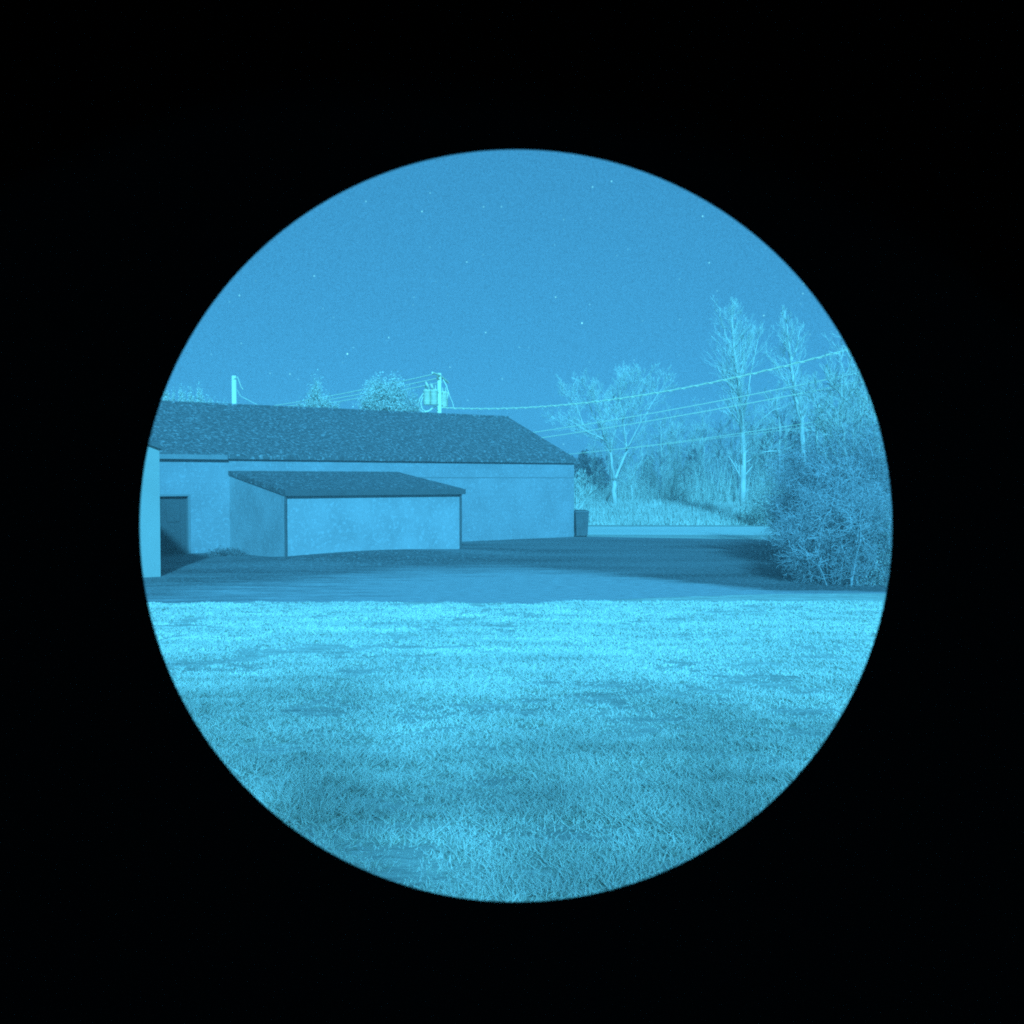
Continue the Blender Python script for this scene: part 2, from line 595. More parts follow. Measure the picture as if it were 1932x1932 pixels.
slope = (RIDGE - EAVE) / (DEP / 2)


def roof_slab(mb, pt, t0, t1, so, si, zo, zi, th):
    mb.hexa([pt(t1, so, zo - th), pt(t0, so, zo - th), pt(t0, si, zi - th), pt(t1, si, zi - th), pt(t1, so, zo), pt(t0, so, zo), pt(t0, si, zi), pt(t1, si, zi)])


roof_slab(rf, wp, -0.12, LEN + .3, -ov, DEP / 2 + .01, EAVE + .10 - slope * ov, RIDGE + .10, th)
roof_slab(rf, wp, -0.12, LEN + .3, DEP + ov, DEP / 2 + .012, EAVE + .10 - slope * ov, RIDGE + .10, th)
# ridge cap
rf.tube([wp(-0.12, DEP / 2, RIDGE + .1), wp(LEN / 2, DEP / 2, RIDGE + .085), wp(LEN + .3, DEP / 2, RIDGE + .1)], 0.06, 8)
roof = local(rf.build('roof', M['roof']), bld)
AT_ = 9.0
fs = MB()
wall_hexa(fs, 15.9, 22, -ov - .05, -ov - .005, EAVE - .13, EAVE + .03)
local(fs.build('fascia_board', M['jamb']), bld)
bc = MB()
wall_hexa(bc, 0, AT_, -.012, -.002, 2.60, 2.64)
local(bc.build('band_course', M['jamb']), bld)
dr = MB()
wall_hexa(dr, DR + .06, DL - .06, 0.14, 0.19, 0.0, 1.97)
for t in (DR + .3, DR + .96):
    for z in (0.2, 1.1):
        wall_hexa(dr, t, t + .46, 0.115, 0.142, z, z + .72)
door = local(dr.build('door', M['door']), bld)
jb = MB()
wall_hexa(jb, DR - .01, DR + .06, -.02, .2, -.05, 2.03)
wall_hexa(jb, DL - .06, DL + .01, -.02, .2, -.05, 2.03)
wall_hexa(jb, DR + .06, DL - .06, -.02, .2, 1.97, 2.04)
local(jb.build('door_frame', M['jamb']), bld)

# wing that comes forward at the far left
W0 = Vector((-9.18, 26.9, 0))
wing = empty('front_wing', tuple(W0), 0)
tag(wing, 'bright white wall end cut off at the left edge of view', 'building')


def wq(t, s, z): return W0 - U * t + B * s + Vector((0, 0, z))


m = MB()
m.hexa([wq(7, 0, -.2), wq(0, 0, -.2), wq(0, 9.3, -.2), wq(7, 9.3, -.2), wq(7, 0, 3.36), wq(0, 0, 3.36), wq(0, 9.3, 3.36), wq(7, 9.3, 3.36)])
m.add([wq(7, 0, 3.36), wq(0, 0, 3.36), wq(3.5, 0, 4.6), wq(7, .25, 3.36), wq(0, .25, 3.36), wq(3.5, .25, 4.6)], [(0, 1, 2), (3, 5, 4), (0, 2, 5, 3), (1, 4, 5, 2)])
local(m.build('wall', M['wall_bright']), wing)
m = MB()
for e, z0 in ((-.06, 3.43), (7.06, 3.43)):
    m.hexa([wq(e, -.12, z0 - .12), wq(3.5, -.12, 4.6), wq(3.5, 13, 4.6), wq(e, 13, z0 - .12), wq(e, -.12, z0), wq(3.5, -.12, 4.72), wq(3.5, 13, 4.72), wq(e, 13, z0)])
local(m.build('roof', M['roof']), wing)

# annex with lean-to roof
AT, AW, AS = 15.79, 6.65, 4.57
an = empty('annex', tuple(wp(AT, 0, 0)), 0)
tag(an, 'small annex with dark sloping roof against the front wall', 'shed')


def aq(u, s, z): return wp(AT - u, -s, z)     # u to the right along the wall, s forward


m = MB()
m.hexa([aq(0, AS, -.1), aq(AW, AS, -.1), aq(AW, AS - .15, -.1), aq(0, AS - .15, -.1), aq(0, AS, 2.08), aq(AW, AS, 2.08), aq(AW, AS - .15, 2.1), aq(0, AS - .15, 2.1)])
local(m.build('front_wall', M['wall_annex']), an)
for u in (0.003, AW - .153):
    m = MB()
    m.hexa([aq(u, AS - .15, -.1), aq(u + .15, AS - .15, -.1), aq(u + .15, .003, -.1), aq(u, .003, -.1), aq(u, AS - .15, 2.1), aq(u + .15, AS - .15, 2.1), aq(u + .15, .003, 2.7), aq(u, .003, 2.7)])
    local(m.build('side_wall', M['wall_annex']), an)
m = MB()
so_ = 0.13
m.hexa([aq(-.04, AS + so_, 2.03), aq(AW + .12, AS + so_, 2.03), aq(AW + .12, .003, 2.70), aq(-.04, .003, 2.70), aq(-.04, AS + so_, 2.2), aq(AW + .12, AS + so_, 2.2), aq(AW + .12, .003, 2.84), aq(-.04, .003, 2.84)])
local(m.build('roof', M['roof']), an)
m = MB()
m.hexa([aq(-.05, AS + so_ + .025, 2.02), aq(AW + .13, AS + so_ + .025, 2.02), aq(AW + .13, AS + so_ + .003, 2.02), aq(-.05, AS + so_ + .003, 2.02), aq(-.05, AS + so_ + .025, 2.205), aq(AW + .13, AS + so_ + .025, 2.205), aq(AW + .13, AS + so_ + .003, 2.205), aq(-.05, AS + so_ + .003, 2.205)])
local(m.build('fascia_board', M['trim']), an)
for u in (0.0, AW - .02):
    m = MB()
    m.tube([aq(u, AS + .06, .1), aq(u, AS + .06, 2.04)], .04, 8)
    local(m.build('corner_pipe', M['trim']), an)

# weeds at the foot of the annex side
def clump(name, c, n, hmax, rad, m, label, cat, seed):
    rg = np.random.default_rng(seed)
    a = rg.random(n) * 6.283; rr = rad * np.sqrt(rg.random(n))
    x = c[0] + np.cos(a) * rr * 1.3; y = c[1] + np.sin(a) * rr
    z = terrain(x, y)
    hh = hmax * (1 - 0.7 * (rr / rad) ** 2) * (0.3 + 0.7 * rg.random(n))
    b = rg.random(n) * 6.283
    d = np.stack([np.cos(b) * .012, np.sin(b) * .012, 0 * b], 1)
    base = np.stack([x, y, z], 1)
    tip = base + np.stack([np.cos(a) * hh * .4 * rg.random(n), np.sin(a) * hh * .4 * rg.random(n), hh], 1)
    V = np.stack([base - d * 1.5, base + d * 1.5, tip], 1)
    mid = base + (tip - base) * rg.random((n, 1))
    e = rg.normal(size=(n, 3)); e /= np.linalg.norm(e, axis=1, keepdims=True)
    g = rg.normal(size=(n, 3)); g /= np.linalg.norm(g, axis=1, keepdims=True)
    L = np.stack([mid, mid + e * .07, mid + g * .07], 1)
    root = empty(name, (c[0], c[1], float(terrain(c[0], c[1]))))
    tag(root, label, cat)
    o = local(tri_obj('stem', V, m), root); o2 = local(tri_obj('foliage', L, m), root)
    return root


clump('weed_clump', aq(-.75, 1.6, 0), 420, 0.36, 0.55, M['needle'], 'low dark clump of weeds at the foot of the annex side wall', 'weeds', 3)

# wheeled bin at the right corner of the building
bp_ = gp(1096, 1012.5)
bn = empty('refuse_bin', (bp_.x, bp_.y, 0), R(8))
tag(bn, 'dark upright lidded bin at the right corner of the building', 'bin')
m = MB()
m.hexa([(-.25, -.26, .06), (.25, -.26, .06), (.25, .26, .06), (-.25, .26, .06), (-.29, -.33, 1.08), (.29, -.33, 1.08), (.29, .33, 1.08), (-.29, .33, 1.08)])
m.build('body', M['bin'], bn)
m = MB()
m.hexa([(-.32, -.36, 1.083), (.32, -.36, 1.083), (.32, .38, 1.083), (-.32, .38, 1.083), (-.31, -.34, 1.14), (.31, -.34, 1.14), (.27, .36, 1.19), (-.27, .36, 1.19)])
m.build('lid', M['bin'], bn)
for sx in (-.27, .27):
    m = MB(); m.tube([(sx - .03, .22, .1), (sx + .03, .22, .1)], .1, 14); m.build('wheel', M['trim'], bn)
m = MB(); m.tube([(-.2, .37, 1.02), (-.2, .44, 1.04), (.2, .44, 1.04), (.2, .37, 1.02)], .016, 6); m.build('handle', M['bin'], bn)


# ------------------------------------------------------------------ trees
def limb(mb, p, d, L, r, lvl, mx, rg, spread=0.75, kids=5, up=0.25, wig=0.12, rmin=0.009, ratio=0.55, start=0.25, k=None):
    n = 5 if lvl < mx else 3
    pts = [p.copy()]; rad = [r]
    d = d.normalized()
    for i in range(n):
        d = (d + Vector((rg.gauss(0, wig), rg.gauss(0, wig), rg.gauss(0, wig) + up * 0.3))).normalized()
        p = p + d * (L / n)
        pts.append(p.copy())
        rad.append(max(rmin, r * (1 - 0.72 * (i + 1) / n)))
    mb.tube(pts, rad, k or (5 if lvl < 2 else 3), cap=False)
    if lvl >= mx: return
    for j in range(kids):
        t = start + (1 - start) * (j + rg.random()) / kids
        i = min(int(t * n), n - 1); f = t * n - i
        q = pts[i].lerp(pts[i + 1], f)
        dd = (pts[i + 1] - pts[i]).normalized()
        side = dd.cross(Vector((rg.gauss(0, 1), rg.gauss(0, 1), rg.gauss(0, 1)))).normalized()
        nd = (dd * math.cos(spread) + side * math.sin(spread)).normalized()
        limb(mb, q, nd, L * ratio * (1.15 - 0.55 * t) * rg.uniform(.75, 1.2), max(rmin, rad[i] * 0.6), lvl + 1, mx, rg, spread, max(3, kids - 1), up, wig, rmin, ratio, start)


def skel_tree(name, Y, stems, label, bark, seed, group=None, base=None, lim=None):
    """stems: list of (pixel polyline, r0, r1, (n twig limbs, length, level, start))"""
    rg = random.Random(seed)
    b = at(*stems[0][0][0], Y)
    root = empty(name, (b.x, b.y, float(terrain(b.x, b.y))))
    tag(root, label, 'tree', group)
    tr, cr = MB(), MB()
    for si, (pl, r0, r1, dep, tw) in enumerate(stems):
        pts = []
        for i, (x, y) in enumerate(pl):
            yy = Y + dep * i / max(1, len(pl) - 1) + (rg.uniform(-.25, .25) if i and i < len(pl) - 1 else 0)
            if si == 0 and i == 0:
                q = at(x, y, Y); q.z = float(terrain(q.x, q.y)) - .1
            else: q = at(x, y, yy)
            pts.append(q)
        # densify
        P2 = []
        for i in range(len(pts) - 1):
            for k in range(3):
                P2.append(pts[i].lerp(pts[i + 1], k / 3) + (Vector((rg.gauss(0, .03), rg.gauss(0, .03), 0)) if k else Vector()))
        P2.append(pts[-1])
        n = len(P2)
        rad = [r0 + (r1 - r0) * i / (n - 1) for i in range(n)]
        tr.tube(P2, rad, 8 if r0 > .08 else 5)
        cnt, L, lv, st, spread, up, kids = tw
        for j in range(cnt):
            t = st + (1 - st) * (j + rg.random()) / cnt
            i = min(int(t * (n - 1)), n - 2)
            q = P2[i].lerp(P2[i + 1], t * (n - 1) - i)
            dd = (P2[i + 1] - P2[i]).normalized()
            az = rg.uniform(0, 2 * math.pi)
            side = Vector((math.cos(az), math.sin(az) * .9, 0)); side = (side - dd * side.dot(dd)).normalized()
            nd = dd * math.cos(spread) + side * math.sin(spread)
            env = lim(t) if lim and si == 0 else 1 - .45 * t
            limb(cr, q, nd, L * env * rg.uniform(.75, 1.15), max(.011, rad[i] * .30), 1, lv, rg, .52, kids, up * .8, .09, .0062)
    local(tr.build('trunk', bark, sm=True), root)
    local(cr.build('crown', bark), root)
    return root


skel_tree('bare_tree', 68, [
    ([(1161, 966), (1159, 935), (1159, 908)], .18, .15, 0, (0, 1, 1, .5, .6, .2, 4)),
    ([(1159, 908), (1154, 880), (1152, 848), (1141, 830), (1107, 814), (1073, 792)], .11, .03, -1.2, (22, 2.7, 4, .30, .7, .35, 5)),
    ([(1159, 908), (1165, 892), (1183, 850), (1181, 838), (1176, 792), (1169, 748), (1172, 722)], .11, .03, 1.0, (22, 2.8, 4, .35, .65, .35, 5)),
    ([(1182, 846), (1196, 822), (1209, 796), (1208, 778), (1230, 758)], .075, .025, -.8, (9, 2.5, 4, .3, .7, .35, 5)),
    ([(1152, 848), (1157, 825), (1163, 804), (1164, 774), (1160, 740)], .07, .025, 1.5, (9, 2.4, 4, .3, .7, .35, 5)),
    ([(1141, 830), (1137, 810), (1119, 784), (1112, 762)], .08, .03, .6, (8, 2.4, 4, .3, .7, .35, 5)),
    ([(1176, 792), (1194, 748), (1213, 714)], .06, .02, -.8, (9, 2.0, 4, .2, .6, .3, 5)),
    ([(1209, 796), (1236, 752), (1255, 722)], .06, .02, .8, (9, 2.0, 4, .2, .6, .3, 5)),
    ([(1107, 814), (1088, 768), (1070, 738)], .06, .02, .6, (9, 2.0, 4, .2, .6, .3, 5)),
    ([(1141, 830), (1130, 770), (1108, 726)], .05, .02, -.9, (9, 2.0, 4, .2, .6, .3, 5)),
], 'pale bare tree forking low into spreading stems, beyond the roof end', M['bark'], 4)

skel_tree('bare_tree', 58, [
    ([(1403, 966), (1402, 816), (1398, 761), (1393, 717), (1385, 664), (1381, 607), (1382, 572)], .19, .02, 0, (66, 2.05, 3, .07, .66, .30, 5)),
    ([(1404, 772), (1416, 706), (1429, 647), (1431, 625)], .06, .015, .5, (12, 1.2, 3, .3, .6, .4, 4)),
    ([(1406, 874), (1438, 853), (1470, 850), (1497, 842)], .055, .015, -.6, (8, 1.1, 3, .3, .7, .3, 4)),
    ([(1406, 822), (1430, 796), (1458, 774), (1480, 768)], .05, .015, .6, (8, 1.2, 3, .3, .7, .3, 4)),
    ([(1393, 717), (1401, 690), (1404, 660), (1412, 632)], .06, .02, .6, (9, 1.2, 3, .2, .6, .5, 4)),
    ([(1385, 664), (1372, 640), (1362, 610), (1358, 580)], .05, .015, -.6, (9, 1.1, 3, .2, .6, .5, 4)),
], 'tallest bare tree, straight pale trunk crossed by the overhead cable', M['bark'], 8,
    lim=lambda t: float(np.interp(t, [.05, .3, .45, .6, .7, .83, 1], [.8, 1.2, 1.3, 1.0, .72, .42, .16])))

skel_tree('bare_tree', 52, [
    ([(1522, 975), (1513, 816), (1502, 750), (1492, 684), (1486, 633), (1480, 585)], .15, .018, 0, (40, 1.45, 3, .25, .62, .35, 5)),
    ([(1500, 745), (1470, 700), (1446, 665)], .045, .012, .4, (7, .9, 3, .3, .6, .3, 4)),
    ([(1492, 684), (1504, 655), (1508, 615)], .045, .012, .3, (7, .9, 3, .3, .6, .4, 4)),
], 'second tall bare tree, leaning left above the dark bushes', M['bark'], 15, lim=lambda t: float(np.interp(t, [.25, .45, .6, .8, 1], [.8, 1.1, 1.0, .5, .2])))

skel_tree('bare_sapling', 72, [
    ([(1194, 965), (1192, 930), (1188, 895), (1186, 865)], .075, .03, 0, (16, 1.5, 4, .3, .8, .25, 5)),
    ([(1190, 905), (1204, 880), (1214, 860)], .05, .02, .4, (8, 1.1, 3, .2, .7, .3, 4)),
], 'small crooked bare tree right of the forked tree', M['bark'], 21)
skel_tree('bare_sapling', 71, [
    ([(1268, 965), (1269, 930), (1274, 895), (1272, 850), (1276, 815)], .09, .02, 0, (26, 1.7, 4, .15, .75, .3, 5)),
    ([(1270, 945), (1292, 928), (1318, 918)], .04, .015, -.5, (8, .9, 3, .2, .7, .3, 4)),
], 'small bushy bare tree in the middle of the grassy bank', M['bark'], 22)
skel_tree('bare_sapling', 50, [
    ([(1087, 985), (1089, 955), (1098, 925), (1103, 905)], .05, .02, 0, (18, .9, 3, .05, .5, .4, 5)),
    ([(1088, 975), (1088, 940), (1089, 902)], .045, .02, .2, (14, .8, 3, .1, .5, .4, 5)),
    ([(1088, 965), (1103, 945), (1115, 928)], .045, .02, -.2, (14, .8, 3, .1, .5, .4, 5)),
], 'pale twiggy sapling behind the lidded bin', M['bark'], 23)


# woods beyond the bank: three variants copied
def wood_proto(seed, Ht, bark, lev=3):
    rg = random.Random(seed)
    root = empty('woodland_tree', (0, 0, 0))
    tr, cr = MB(), MB()
    pts = [Vector((0, 0, -.2))]
    lx, ly = rg.uniform(-.06, .06), rg.uniform(-.05, .05)
    for i in range(1, 8):
        pts.append(Vector((lx * Ht * i / 7 + rg.gauss(0, .08), ly * Ht * i / 7 + rg.gauss(0, .08), Ht * .9 * i / 7)))
    rad = [.12 * (1 - .8 * i / 7) for i in range(8)]
    tr.tube(pts, rad, 6)
    for j in range(26):
        t = .18 + .8 * (j + rg.random()) / 26
        i = min(int(t * 7), 6)
        q = pts[i].lerp(pts[i + 1], t * 7 - i)
        az = rg.uniform(0, 6.283)
        nd = Vector((math.cos(az) * .75, math.sin(az) * .75, .7))
        limb(cr, q, nd, Ht * .30 * (1.1 - .65 * t) * rg.uniform(.7, 1.2), .022, 1, lev, rg, .6, 4, .3, .14, .011)
    tr.build('trunk', bark, root, True); cr.build('crown', bark, root)
    return root


rgw = random.Random(77)
protos = [wood_proto(101, 7.5, M['bark2']), wood_proto(102, 8.5, M['bark2']), wood_proto(103, 6.5, M['bark3'])]
labs = ['thin grey bare tree in the wood beyond the grassy bank'] * 3
spots = []
for px in np.linspace(1110, 1700, 50):
    spots.append((px + rgw.uniform(-9, 9), rgw.uniform(74, 96)))
for i, (px, Y) in enumerate(spots):
    pr = protos[i % 3]
    o = pr if i < 3 else copy_tree(pr)
    x = (px - CX) / F * Y
    o.location = (x, Y, float(terrain(x, Y)))
    tall = 1.0 if px > 1235 else .72
    if px > 1430: tall = 1.15
    s = rgw.uniform(.8, 1.1) * tall
    o.scale = (s, s, s)
    o.rotation_euler = (0, 0, rgw.uniform(0, 6.28))
    tag(o, labs[0], 'tree', 'bare trees of the wood beyond the bank')


# leafy and evergreen trees
def leaf_cloud(rg, pts_n, centre, radii, size, shape=None, clump=90):
    """many small leaf faces in lumps filling a crown"""
    nl = max(10, pts_n // clump)
    c = rg.normal(size=(nl, 3)); c /= np.linalg.norm(c, axis=1, keepdims=True)
    c *= (rg.random((nl, 1)) ** .45) * .85
    if shape is not None: c = shape(c, rg)
    idx = rg.integers(0, nl, pts_n)
    p = c[idx] + rg.normal(size=(pts_n, 3)) * .11
    p = p * np.asarray(radii) + np.asarray(centre)
    a = rg.normal(size=(pts_n, 3)); a /= np.linalg.norm(a, axis=1, keepdims=True)
    b = rg.normal(size=(pts_n, 3)); b /= np.linalg.norm(b, axis=1, keepdims=True)
    sz = size * (.5 + rg.random((pts_n, 1)))
    return np.stack([p, p + a * sz, p + (a * .5 + b * .6) * sz], 1), c * np.asarray(radii) + np.asarray(centre)


def leafy_tree(name, px, Y, top, wpx, label, leaf, bark, seed, n=5000, low=.3, size=.16, group=None, conic=False):
    rg = np.random.default_rng(seed)
    x = (px - CX) / F * Y
    zt = at(px, top, Y).z
    z0 = float(terrain(x, Y))
    H = zt - z0
    root = empty(name, (x, Y, z0))
    tag(root, label, 'tree', group)
    hw = wpx / 2 * Y / F
    cz, rz = H * (low + 1) / 2, H * (1 - low) / 2
    shp = None
    if conic:
        def shp(c, rg):
            u = (c[:, 2:3] + 1) / 2
            c = c.copy(); c[:, :2] *= (1.25 * (1 - u) + .06)
            return c
    V, cs = leaf_cloud(rg, n, (0, 0, cz), (hw, hw, rz), size, shape=shp)
    tri_obj('crown', V, leaf, root)
    m = MB()
    r0 = .02 * H + .04
    r_ = random.Random(seed)
    tp = [Vector((0, 0, -.2)), Vector((.05, .03, H * .3)), Vector((-.05, 0, H * .6)), Vector((.02, .02, H * .92))]
    m.tube(tp, [r0, r0 * .8, r0 * .5, r0 * .12], 8)
    for c in cs[::3]:
        c = Vector(c); q = Vector((0, 0, max(.5, c.z - .35 * math.hypot(c.x, c.y) - .3)))
        m.tube([q, q.lerp(c, .5) + Vector((0, 0, -.08)), c], [r0 * .3, r0 * .18, .012], 4, cap=False)
    m.build('trunk', bark, root, True)
    return root


leafy_tree('leafy_tree', 728, 62, 700, 112, 'large rounded leafy tree behind the roof, left of the transformer pole', M['leaf_bright'], M['bark'], 5, 15000, .58, .11)
leafy_tree('leafy_tree', 775, 64, 730, 46, 'thin low leafy tree just left of the transformer pole', M['leaf_mid'], M['bark2'], 6, 4000, .55, .10)
leafy_tree('leafy_tree', 692, 63, 744, 40, 'low leafy tree at the left foot of the large rounded tree', M['leaf_mid'], M['bark2'], 16, 4000, .55, .10)
leafy_tree('conifer', 600, 60, 708, 100, 'pale pointed conifer behind the roof between the two poles', M['leaf_bright'], M['bark'], 7, 10000, .42, .10, conic=True)
leafy_tree('leafy_tree', 566, 61, 748, 44, 'low bushy treetop left of the pointed conifer', M['leaf_mid'], M['bark2'], 8, 4000, .5, .10)
leafy_tree('leafy_tree', 632, 61, 735, 40, 'small bushy treetop right of the pointed conifer', M['leaf_mid'], M['bark2'], 18, 4000, .5, .10)
ORD = ['first', 'second', 'third', 'fourth', 'fifth', 'sixth', 'seventh', 'eighth', 'ninth', 'tenth', 'eleventh', 'twelfth', 'thirteenth']
for i, (px, tp_, wd) in enumerate([(312, 722, 16), (329, 728, 15), (346, 720, 17), (362, 727, 15), (379, 722, 16), (396, 738, 16), (414, 748, 22), (290, 730, 18), (425, 742, 14)]):
    leafy_tree('columnar_tree', px, 78 + (i % 3), tp_, wd + 8, ORD[sorted([312,329,346,362,379,396,414,290,425]).index(px)] + ' of the slim columnar trees behind the roof, counted from the far left', M['leaf_bright'], M['bark2'], 40 + i, 5500, .35, .12, 'row of slim trees behind the roof at the left')
# dark evergreens of the wood
for i, (px, Y, tp_, wd) in enumerate([(1100, 80, 846, 50), (1128, 84, 852, 54), (1306, 90, 846, 46), (1448, 84, 800, 60), (1075, 82, 858, 40), (1500, 80, 780, 60), (1222, 92, 856, 40)]):
    leafy_tree('evergreen_tree', px, Y, tp_, wd, ORD[sorted([1100,1128,1306,1448,1075,1500,1222]).index(px)] + ' dark evergreen from the left among the bare trees of the wood', M['needle'], M['bark3'], 60 + i, 3000, .06, .26, 'dark evergreens in the wood', conic=True)


# thicket below the wood
def thicket():
    rg = np.random.default_rng(9)
    n = 7000
    y = 70 + rg.random(n) * 32
    x = 3 + rg.random(n) * (y * .46)
    z = terrain(x, y)
    h = (1.0 + 4.6 * rg.random(n) ** 1.5) * (.5 + .7 * lump(x, y, .35)) * np.interp(x / y, [0.05, 0.13, 0.2, 0.4], [.55, .7, 1, 1.1])
    a = rg.random(n) * 6.283
    V = []
    p = np.stack([x, y, z], 1)
    d = np.stack([np.cos(a) * .18, np.sin(a) * .18, np.ones(n)], 1)
    tip = p + d * h[:, None]
    wv = np.stack([np.full(n, .022), np.zeros(n), np.zeros(n)], 1)
    V.append(np.stack([p - wv, p + wv, tip], 1))
    wy = wv[:, [1, 0, 2]]
    V.append(np.stack([p - wy, p + wy, tip], 1))
    for k in range(9):
        t = .2 + .75 * rg.random((n, 1))
        q = p + (tip - p) * t
        b = rg.random(n) * 6.283
        dd = np.stack([np.cos(b), np.sin(b), .4 + 1.2 * rg.random(n)], 1)
        dd /= np.linalg.norm(dd, axis=1, keepdims=True)
        ln = (.25 + .7 * rg.random((n, 1))) * (1.2 - t)
        e = q + dd * ln
        wz = np.cross(dd, rg.normal(size=(n, 3))); wz /= np.linalg.norm(wz, axis=1, keepdims=True)
        V.append(np.stack([q - wz * .012, q + wz * .012, e], 1))
    tag(tri_obj('thicket', np.concatenate(V), M['brush']), 'tangled bare undergrowth filling the foot of the wood', 'thicket', kind='stuff')


thicket()


# dark bushes on the right
def bush(name, px, py, wpx, top, label, leaf, twig, seed, stems=34, nleaf=6000, Y=None, cat='bush', size=.05, depth=1.0, blen=.5):
    g = gp(px, py) if Y is None else Vector(((px - CX) / F * Y, Y, 0))
    Y = g.y
    z0 = float(terrain(g.x, g.y))
    H = at(px, top, Y).z - z0
    W = wpx / 2 * Y / F
    root = empty(name, (g.x, g.y, z0))
    tag(root, label, cat)
    rg = random.Random(seed)
    sm_, tw = MB(), MB()
    tips = []
    for i in range(stems):
        a = rg.uniform(0, 6.283); rr = math.sqrt(rg.random())
        wk = rg.uniform(.7, 1.25); tx, ty = math.cos(a) * rr * W * wk, math.sin(a) * rr * W * depth * wk
        hz = H * (1 - .30 * rr ** 2) * (rg.uniform(.25, .8) if i % 3 else rg.uniform(.75, 1.12))
        b = Vector((tx * .62, ty * .62, -.05))
        e = Vector((tx, ty, hz))
        mid = b.lerp(e, .5) + Vector((rg.gauss(0, .12 * W), rg.gauss(0, .12 * W), .12 * H))
        pts = [b, b.lerp(mid, .5) + Vector((0, 0, .06 * H)), mid, mid.lerp(e, .5) + Vector((rg.gauss(0, .05), rg.gauss(0, .05), .05 * H)), e]
        r0 = rg.uniform(.012, .035)
        sm_.tube(pts, [r0, r0 * .85, r0 * .65, r0 * .45, .006], 5, cap=False)
        for k in range(14):
            t = rg.uniform(.04, 1) * 4
            ii = min(int(t), 3)
            q = pts[ii].lerp(pts[ii + 1], t - ii)
            nd = Vector((rg.gauss(0, 1), rg.gauss(0, 1), rg.gauss(.35, .7)))
            L = blen * rg.uniform(.6, 1.6)
            limb(tw, q, nd, L, .007, 1, 3, rg, .7, 4, -.05, .22, .0035, .6)
            tips.append(q + nd.normalized() * L * .6)
    sm_.build('stem', twig, root); tw.build('twigs', twig, root)
    r2 = np.random.default_rng(seed)
    T = np.array([tuple(t) for t in tips])
    idx = r2.integers(0, len(T), nleaf)
    p = T[idx] + r2.normal(size=(nleaf, 3)) * .26 * np.array([1, 1, .8])
    p[:, 2] = np.maximum(p[:, 2], .03)
    aa = r2.normal(size=(nleaf, 3)); aa /= np.linalg.norm(aa, axis=1, keepdims=True)
    bb = r2.normal(size=(nleaf, 3)); bb /= np.linalg.norm(bb, axis=1, keepdims=True)
    sz = size * (.5 + r2.random((nleaf, 1)))
    tri_obj('foliage', np.stack([p, p + aa * sz, p + (aa * .4 + bb * .7) * sz], 1), leaf, root)
    return root


bush('dark_bush', 1582, 1098, 205, 890, 'dark twiggy bush at the right with stems down to the lawn edge', M['leaf_deep'], M['twig_dark'], 31, 80, 70000, size=.026)
bush('tall_bush', 1600, 1072, 250, 790, 'tall dark bush rising behind the twiggy bush at the right', M['leaf_deep'], M['twig_dark'], 32, 90, 130000, size=.038, blen=.7)
bush('overhanging_bush', 1535, 1045, 130, 860, 'dark bush with a bough arching over the pale road', M['leaf_deep'], M['twig_dark'], 33, 50, 50000, size=.04, blen=.6)
bush('pale_bush', 1670, 1100, 110, 985, 'paler low bush at the right edge of view', M['leaf_mid'], M['twig_dark'], 34, 40, 36000, size=.032)
bush('pale_shrub', 1450, 975, 60, 915, 'pale shrub on the bank right of the tall trunk', M['leaf_mid'], M['bark2'], 36, 24, 5000, Y=57, size=.1, blen=.6)
skel_tree('wispy_tree', 33, [
    ([(1668, 1060), (1660, 900), (1650, 780), (1632, 700), (1615, 655)], .12, .02, 0, (34, 1.9, 3, .25, .7, .25, 5)),
    ([(1655, 840), (1610, 770), (1580, 735), (1560, 722)], .06, .015, .6, (10, 1.2, 3, .2, .7, .1, 5)),
    ([(1650, 780), (1690, 700), (1720, 640)], .06, .015, .6, (10, 1.4, 3, .2, .7, .1, 5)),
], 'wispy bare tree rising above the bushes at the right edge', M['bark2'], 52)

skel_tree('wispy_tree', 29, [
    ([(1612, 1070), (1606, 930), (1592, 840), (1585, 770), (1590, 705)], .07, .012, 0, (26, 1.5, 3, .3, .7, .3, 5)),
    ([(1600, 900), (1560, 830), (1545, 780), (1540, 740)], .04, .01, .5, (12, 1.1, 3, .2, .7, .3, 5)),
], 'slim wispy tree standing up out of the dark bushes', M['bark2'], 53)
skel_tree('wispy_tree', 31, [
    ([(1700, 1070), (1688, 930), (1670, 840), (1655, 760), (1640, 690)], .08, .012, 0, (26, 1.7, 3, .3, .7, .3, 5)),
], 'wispy tree rising behind the pale low bush at the right edge', M['bark2'], 54)

# ------------------------------------------------------------------ poles and wires
PX = at(829, 787, 70)
pole = empty('utility_pole', (PX.x, 70, 0))
tag(pole, 'tall pole with crossarm and transformers rising behind the roof', 'utility pole')
ztop = at(829, 704, 70).z


def lp(px, py, dY=0.0):
    q = at(px, py, 70 + dY); return Vector((q.x - PX.x, q.y - 70, q.z))


